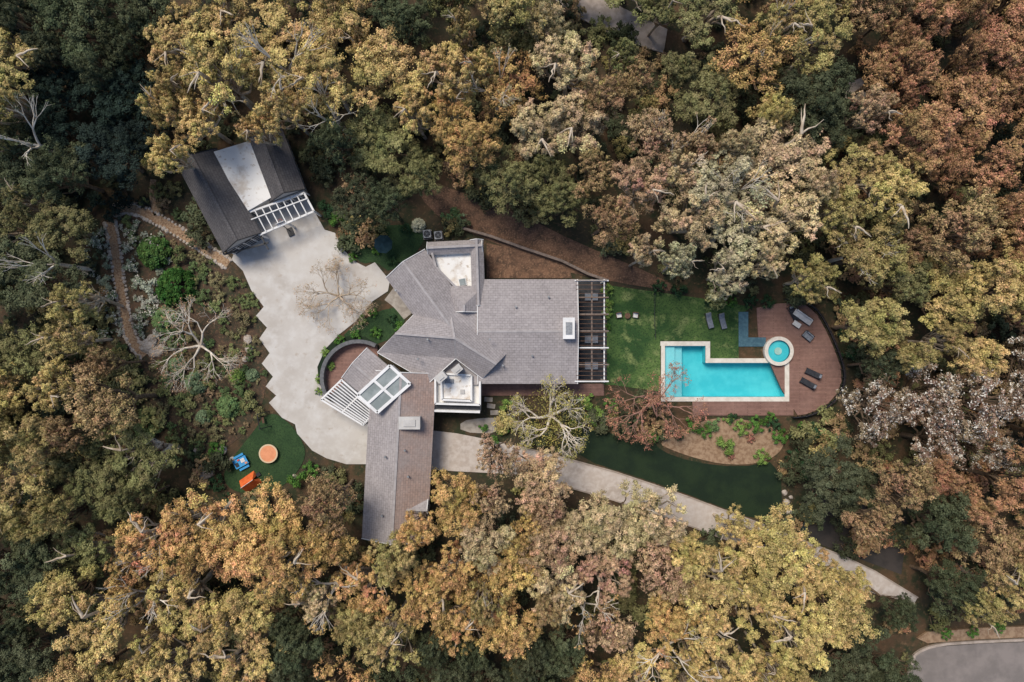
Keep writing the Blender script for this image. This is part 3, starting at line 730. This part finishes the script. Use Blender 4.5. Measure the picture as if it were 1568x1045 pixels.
BSW=[make_bush('bsw%d'%i,95+i,whitep=.35,leaf='leafw') for i in range(2)]
TOP=make_bush('top',99,R=1.6,round_=True,size=.1)
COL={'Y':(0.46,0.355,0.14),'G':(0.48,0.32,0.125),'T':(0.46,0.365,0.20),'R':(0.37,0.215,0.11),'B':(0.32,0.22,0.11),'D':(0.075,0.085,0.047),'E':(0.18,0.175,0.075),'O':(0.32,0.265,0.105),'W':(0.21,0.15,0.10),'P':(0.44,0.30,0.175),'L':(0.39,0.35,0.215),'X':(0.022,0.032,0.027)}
ANCH="""40 60 D;120 60 D;100 180 X;30 150 O;180 200 X;200 100 X;60 280 D;60 380 D;130 300 X;30 330 E;260 50 Y;330 120 Y;280 180 Y;250 130 Y;420 60 Y;480 110 Y;470 200 O;380 180 Y;570 120 Y;560 200 E;530 250 D;640 60 E;600 20 D;690 100 Y;640 230 E;690 230 G;760 30 O;740 170 G;820 110 E;830 190 T;870 90 T;890 200 T;850 310 E;900 300 B;940 60 E;950 140 B;1000 210 P;980 290 P;1030 130 E;1050 40 E;1090 70 P;1130 140 Y;1180 80 G;1250 60 O;1190 230 T;1120 290 T;1240 270 T;1080 360 L;1180 370 T;1040 330 T;1270 170 D;1250 350 O;1340 270 O;1390 290 Y;1330 380 O;1340 210 P;1320 60 B;1400 80 R;1500 60 R;1550 150 R;1450 200 R;1500 300 R;1540 380 R;1440 350 B;1380 470 E;1330 450 O;1450 440 Y;1530 450 Y;1330 520 D;1420 530 O;1500 540 Y;1350 620 W;1420 640 W;1500 640 W;1540 590 W;1440 690 W;1480 760 R;1540 850 B;1400 760 B;1320 720 D;1440 850 D;1450 930 D;1530 900 O;1320 960 D;1280 930 Y;1200 850 Y;1130 800 Y;1150 930 O;1090 890 Y;1000 870 P;950 830 T;900 800 T;830 760 P;780 710 P;700 780 G;690 880 G;620 870 E;600 950 E;780 870 G;850 950 B;740 960 O;930 930 P;1000 980 G;1050 1020 Y;1200 1010 Y;800 1030 D;650 1010 D;500 760 B;430 800 G;380 860 G;300 800 G;250 850 G;480 870 T;330 950 Y;200 790 E;150 960 Y;220 940 Y;100 900 E;40 780 O;40 900 D;20 1000 D;420 1000 D;520 960 G;560 1030 G;40 480 E;100 520 O;60 580 Y;80 650 B;30 690 O;150 700 E;150 610 B;100 730 E"""
ANCH=[(float(a.split()[0]),float(a.split()[1]),a.split()[2]) for a in ANCH.split(';')]
def akey(x,y,jit=15):
    x+=random.gauss(0,jit);y+=random.gauss(0,jit)
    return min(ANCH,key=lambda a:(a[0]-x)**2+(a[1]-y)**2)[2]
def vary(c,v=.15):
    k=random.uniform(1-v,1+v); g=random.uniform(.97,1.06)
    return (c[0]*k,c[1]*k*g,c[2]*k,1)
def put(me,name,px,py,h,sc,sz,col,parent=None,z=None,tilt=0,rz=None):
    o=bpy.data.objects.new(name,me); coll.objects.link(o)
    p=W(px,py,h); o.location=(p.x,p.y,0.0 if z is None else z)
    o.rotation_euler=(random.gauss(0,tilt),random.gauss(0,tilt),random.uniform(0,6.28) if rz is None else rz); o.scale=(sc,sc,sz); o.color=col
    if parent: o.parent=parent
    return o
CLEAR=[(285,238),(380,222),(470,215),(500,330),(530,355),(575,345),(650,335),(690,300),(760,330),(880,385),(1000,430),(1060,455),(1200,455),(1275,480),(1300,560),(1290,640),(1215,655),(1215,740),(1255,800),(1300,840),(1400,885),(1400,915),(1290,893),(1180,850),(1050,800),(870,750),(760,722),(665,720),(658,830),(555,835),(545,740),(480,722),(440,760),(330,762),(300,710),(200,600),(150,500),(140,430),(150,320),(240,290)]
BIGS="""430 70 75 Y e;330 110 60 Y e;270 60 50 Y e;300 180 45 Y e;500 120 50 Y e;590 110 55 Y o;690 100 45 Y e;720 215 50 G o;830 200 50 T e;890 190 50 T e;880 90 50 T e;1000 210 45 P s;985 285 45 P e;1110 280 65 L e;1200 240 75 T e;1130 350 60 L e;1200 340 60 T e;1060 330 50 T e;1160 90 60 G s;1380 290 55 Y e;1330 250 55 O e;1340 390 55 O o;1460 450 55 Y o;1530 430 50 Y o;1350 620 52 W w;1430 610 55 W w;1440 680 50 W w;1510 620 60 W w;820 745 50 P o;760 705 34 P s;700 775 48 G o;690 880 50 G e;780 880 50 G o;950 800 52 T o;900 810 45 T o;1010 800 40 T e;1010 870 55 P s;1090 890 60 Y e;1190 850 60 Y o;1130 820 38 Y e;1280 930 60 Y o;1230 980 55 Y e;500 770 45 B s;420 810 60 G o;350 840 60 G o;440 870 55 G e;300 800 55 G e;230 830 55 G e;270 920 60 Y e;150 960 60 Y e;90 930 45 Y o;560 900 50 G e;640 810 32 G o;600 980 45 O e;740 830 42 T o;840 840 45 P o;860 900 48 T e;600 865 36 O o;1055 845 36 Y o;500 830 40 G o;930 880 45 P e;1240 880 45 Y e;640 920 42 G o;700 960 42 G e;545 960 40 O o;1340 800 34 B s;250 235 36 Y e;1300 900 30 Y o;1160 930 46 Y e;380 930 46 Y o;780 960 46 G o"""
placed=[];bases=[]
def addtree(px,py,r,key,t):
    Rm=r*S
    hts={'D':11,'X':9,'E':10,'W':11}.get(key,13)*random.uniform(.85,1.15)
    me=random.choice({'e':EUC,'o':OAK,'s':SPR,'w':WHT}[t]); nm={'e':'eucalyptus_tree','o':'oak_tree','s':'sycamore_tree','w':'flowering_tree'}[t]
    h=hts*.8; f=(H-h)/H
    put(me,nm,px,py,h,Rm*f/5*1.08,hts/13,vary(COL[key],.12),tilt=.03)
    placed.append((px,py,r)); bases.append((784+(px-784)*f,522.5+(py-522.5)*f,r*f))
for s_ in BIGS.split(';'):
    a=s_.split()
    addtree(float(a[0]),float(a[1]),float(a[2]),a[3],a[4])
for r0,r1,nt_,ov in ((48,62,1500,.80),(36,48,2500,.74),(26,36,4000,.68)):
    for _ in range(nt_):
        x=random.uniform(-110,1680);y=random.uniform(-100,1150);r=random.uniform(r0,r1)
        if inpoly((x,y),CLEAR) or (0<x<1568 and 0<y<1045 and dpoly((x,y),CLEAR)<r*.9) : continue
        if dpoly((x,y),[(845,-20),(935,-5),(1022,45),(1016,82),(900,35)])<r*.8 or inpoly((x,y),[(845,-20),(935,-5),(1022,45),(1016,82),(900,35)]): continue
        if x>1375 and y>960-r*.7 : continue
        if x>1225-r and x<1400 and 650-r<y<850: 
            if random.random()<.7: continue
        if any((x-a)**2+(y-b)**2<((r+c)*ov)**2 for a,b,c in placed): continue
        k=akey(x,y)
        t={'Y':'eeo','G':'eos','T':'eeo','R':'so','B':'sso','D':'o','X':'o','E':'oe','O':'eo','W':'w','P':'es','L':'e'}[k]
        addtree(x,y,r,k,random.choice(t))
print('trees',len(placed))
ug=empty('undergrowth')
HOUSEP=[(560,370),(745,355),(935,425),(935,606),(740,640),(665,835),(550,835),(555,650),(480,610),(480,550),(560,500)]
GARP=[(280,240),(440,190),(485,325),(400,395),(340,395)]
NOGO=[COURT,DRIVE,LAWN_E,LAWN_S,BED_S,LAWN_W,BED_N,DECKP,HOUSEP,GARP,[(1005,515),(1225,515),(1225,640),(1005,640)],[(1392,955),(1720,940),(1720,1250),(1380,1250)],[(840,-60),(900,-60),(985,28),(1022,45),(1016,82),(930,50),(850,0)],[(1280,115),(1390,105),(1370,150),(1290,160)]]
cnt=0
for _ in range(2200):
    x=random.uniform(-40,1610);y=random.uniform(-40,1090)
    if any(inpoly((x,y),q) for q in NOGO): continue
    if min(dpoly((x,y),q) for q in NOGO[:9])<9: continue
    if inpoly((x,y),GARDEN): continue
    if any((x-a)**2+(y-b)**2<(.45*c)**2 for a,b,c in bases): continue
    if inpoly((x,y),SLOPE) and random.random()<.85: continue
    s_=random.uniform(.6,1.6)
    k=random.choice('DDDEOB') if x<1300 else random.choice('DEBRR')
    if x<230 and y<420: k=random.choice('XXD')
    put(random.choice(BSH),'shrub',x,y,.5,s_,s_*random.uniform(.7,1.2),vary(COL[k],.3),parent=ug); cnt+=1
print('ug',cnt)
PATHL=[[(168,340),(176,380),(182,430),(190,480),(200,520),(222,545)],[(175,322),(205,318),(240,335),(285,362),(320,385),(350,405)]]
def dpath(p):
    b=1e9
    for q in PATHL:
        for a,c in zip(q,q[1:]):
            a_=Vector(a);ab=Vector(c)-a_;t=max(0,min(1,(Vector(p)-a_).dot(ab)/ab.length_squared)); b=min(b,(Vector(p)-(a_+ab*t)).length)
    return b
gp=empty('garden_planting'); gpl=[]
G2=smooth([(150,345),(185,305),(240,300),(300,340),(350,388),(395,465),(405,540),(405,600),(380,650),(335,700),(270,720),(200,680),(130,560),(110,480),(120,400)],1)
for _ in range(3500):
    x=random.uniform(100,410);y=random.uniform(290,730);r=random.uniform(5,17)
    if not inpoly((x,y),G2) or inpoly((x,y),COURT) or inpoly((x,y),LAWN_W): continue
    if dpath((x,y))<r*.8+7 or dpoly((x,y),COURT)<r*.6 or dpoly((x,y),LAWN_W)<r*.7: continue
    if (x-230)**2+(y-530)**2<20**2: continue
    if any((x-a)**2+(y-b)**2<((r+c)*.68)**2 for a,b,c in gpl): continue
    if x>215 and y<600 and random.random()<.12: gpl.append((x,y,r*.7)); continue
    gpl.append((x,y,r)); Rm=r*S/1.3
    if x<260 and 340<y<520: c_=random.choice([(0.30,0.32,0.26),(0.22,0.25,0.18),(0.12,0.16,0.09)])
    else: c_=random.choice([(0.14,0.17,0.07),(0.18,0.19,0.08),(0.09,0.13,0.055),(0.20,0.18,0.09),(0.24,0.18,0.10)])
    put(random.choice(BSW if (x<260 and 340<y<520 and random.random()<.7) else BSH),'shrub',x,y,.5,Rm,Rm*random.uniform(.7,1.1),vary(c_,.2),parent=gp)
def bush(x,y,r,c,me=None,n='shrub'):
    Rm=r*S; me=me or random.choice(BSH); base=1.6 if me is TOP else 1.3
    put(me,n,x,y,Rm*.6,Rm/base,Rm/base,(*c,1))
g1=(0.07,0.16,0.035);g2=(0.12,0.19,0.075);g3=(0.16,0.22,0.12);dg=(0.03,0.065,0.03);bg=(0.15,0.24,0.06)
for x,y,r,c in ((233,386,25,(0.06,0.12,0.035)),(265,440,30,(0.035,0.09,0.022)),(250,491,20,g2),(348,623,18,g2),(298,587,18,g3),(270,560,14,g3),(361,577,12,bg),(310,640,12,g3),(385,575,10,g3),(640,345,11,(0.45,0.45,0.32))):
    bush(x,y,r,c,TOP,'clipped_bush')
for x,y,r,c in ((505,560,8,bg),(490,580,8,bg),(500,540,9,bg),(520,522,9,g1),(545,514,9,g1),(575,510,10,g1),(600,490,10,dg),(610,500,9,g1),(555,490,9,bg),(570,480,8,g1),(488,600,7,bg),
    (500,320,16,dg),(515,335,14,g1),(545,350,12,dg),(620,350,12,dg),(690,330,16,g2),(705,338,12,g3),(540,395,8,g1),(560,360,14,dg),(600,400,10,dg),(575,385,8,g1),
    (930,445,10,bg),(932,462,9,bg),(931,480,9,bg),(930,500,7,g1),(900,615,14,bg),(912,640,16,bg),(880,650,12,g1),(935,620,12,g1),(1010,440,12,dg),(1040,445,14,dg),(1090,462,12,dg),(1120,462,10,g1),(1150,462,12,dg),(1175,462,12,dg),
    (1112,682,17,bg),(1137,655,14,bg),(1168,700,14,bg),(1095,650,12,g2),(1195,668,14,g1),(1080,662,12,g1),(1150,672,8,(0.3,.15,.1)),(1120,700,6,(0.3,.15,.1)),(1215,700,14,dg),(1250,660,16,dg),(1270,690,16,dg),(1240,720,18,dg),(1230,655,10,g1),(1160,650,15,g1),(1060,650,13,g1),(1120,640,10,dg),(1185,652,12,dg),
    (1290,510,12,dg),(1300,540,14,dg),(1180,640,9,g1),(1115,642,9,bg),(455,735,16,g1),(475,720,14,g1),(330,690,14,g1),(350,765,12,dg),(330,740,14,dg),(740,655,8,g1),(770,660,10,g1),(755,675,9,g1),(775,620,12,bg),(1530,962,10,g1),(1450,972,10,g1),(1490,968,10,g1),(1180,800,10,g1),(1000,665,14,g1),(960,655,16,dg),(1040,665,10,dg)):
    bush(x,y,r,c)
B1=make_bare('bare1',3,5.8,5,'barkwhite',7,4,1.45,.10); B2=make_bare('bare2',5,6.2,5,'barkpink',7,10,.9,.08); B3=make_bare('bare3',8,5.8,5,'barkwhite',7,3,1.1); B4=make_bare('bare4',11,5.6,5,'barkpale',7,4,.9,.08)
put(B1,'bare_tree',845,640,3,.95,.9,(0.40,0.36,0.12,1),tilt=0)
put(B4,'bare_tree',512,452,3,.85,.8,(.42,.30,.18,1)); put(B3,'bare_tree',295,530,3,1.0,.9,(0.34,0.22,0.13,1))
put(B2,'bare_tree',1003,618,3,.98,.9,(0.42,0.21,0.13,1))
put(make_bush('halo',77,R=4.6,nl=90,per=26,size=.1),'yellow_shrub',845,640,1,1,.5,(0.34,0.30,0.09,1))
# big pale-limbed trees whose wood shows above the canopy
LB=[make_bare('limb%d'%i,120+i,8.5,13,'barkwhite',5,14,1.45,.13,n0=3,up=.85,hb=7,wig=.07,spread=.34) for i in range(3)]
for i,(x,y,k,rz,sc) in enumerate(((435,105,'Y',.4,1.0),(340,120,'Y',2.0,.85),(505,170,'Y',3.6,.75),(40,215,'D',1,.85),(1035,230,'P',2,.8),(1125,300,'L',.2,.8),(760,130,'T',3,.75),(1330,385,'O',4,.7),(215,920,'G',1.5,.8),(505,905,'G',2.4,.8),(1030,1000,'Y',.7,.85),(230,850,'G',5,.65),(60,400,'E',3,.7),(1190,60,'G',1.1,.7),(900,940,'G',1.9,.65))):
    put(LB[i%3],'pale_limbed_tree',x,y,9.5,sc*.8,sc*.6+.52,vary(COL[k],.05),rz=rz)
def rock(seed):
    rng=random.Random(seed); bm=bmesh.new(); bmesh.ops.create_icosphere(bm,subdivisions=2,radius=.5)
    for v in bm.verts:
        k=1+.35*mn.noise(v.co*2.5+Vector((seed*7,0,0))); v.co*=k; v.co.z*=.6
    me=bpy.data.meshes.new('rock'); bm.to_mesh(me);bm.free(); me.materials.append(M['rock']); return me
RK=[rock(i) for i in range(4)]
for x,y,s_ in ((315,722,2.2),(300,690,.8),(340,690,1.2),(378,520,1.2),(380,535,1.0),(225,530,2.0),(235,540,1.6),(232,520,1.4),(246,535,1.3),(1205,770,.9),(1202,755,.7),(1210,785,.8),(1198,785,.7),(1212,762,.5),(1200,800,.8),(375,550,.8),(355,705,.9),(450,730,.6),(1258,800,.7)):
    put(random.choice(RK),'boulder',x,y,.2,s_,s_,(1,1,1,1))
ed=empty('stone_edging')
for pts,off in ((PATHL[0],8),(PATHL[1],8)):
    sp=smooth(pts,3,False)
    for a,b in zip(sp,sp[1:]):
        d=(Vector(b)-Vector(a)); L_=d.length; nrm=Vector((-d.y,d.x)).normalized()
        for i in range(max(1,int(L_/6))):
            for s_ in(-1,1):
                q=Vector(a)+d*(i*6/L_)+nrm*s_*(off+random.uniform(-1,1)); r=random.uniform(.3,.6)
                put(random.choice(RK),'stone',q.x,q.y,.05,r,r,(1,1,1,1),parent=ed)
# ------------------------------------------------------------ light
s=Vector((-.30,.42,.86)).normalized()
w=bpy.data.worlds.new('World'); scene.world=w; w.use_nodes=True; nt=w.node_tree
bg_=nt.nodes['Background']; sky=nt.nodes.new('ShaderNodeTexSky'); sky.sky_type='NISHITA'; sky.sun_disc=False
sky.sun_elevation=math.asin(s.z); sky.sun_rotation=math.atan2(s.x,s.y)
nt.links.new(sky.outputs[0],bg_.inputs[0]); bg_.inputs[1].default_value=0.135
sun=bpy.data.lights.new('sun','SUN'); sun.energy=3.15; sun.angle=math.radians(24); sun.color=(1,.915,.79)
so=bpy.data.objects.new('sun',sun); coll.objects.link(so); so.rotation_euler=(-s).to_track_quat('-Z','Y').to_euler()
cam=bpy.data.cameras.new('camera'); cam.lens=24; cam.sensor_width=36; cam.clip_end=5000
co=bpy.data.objects.new('camera',cam); coll.objects.link(co); co.location=(0,0,H); co.rotation_euler=(0,0,0); scene.camera=co
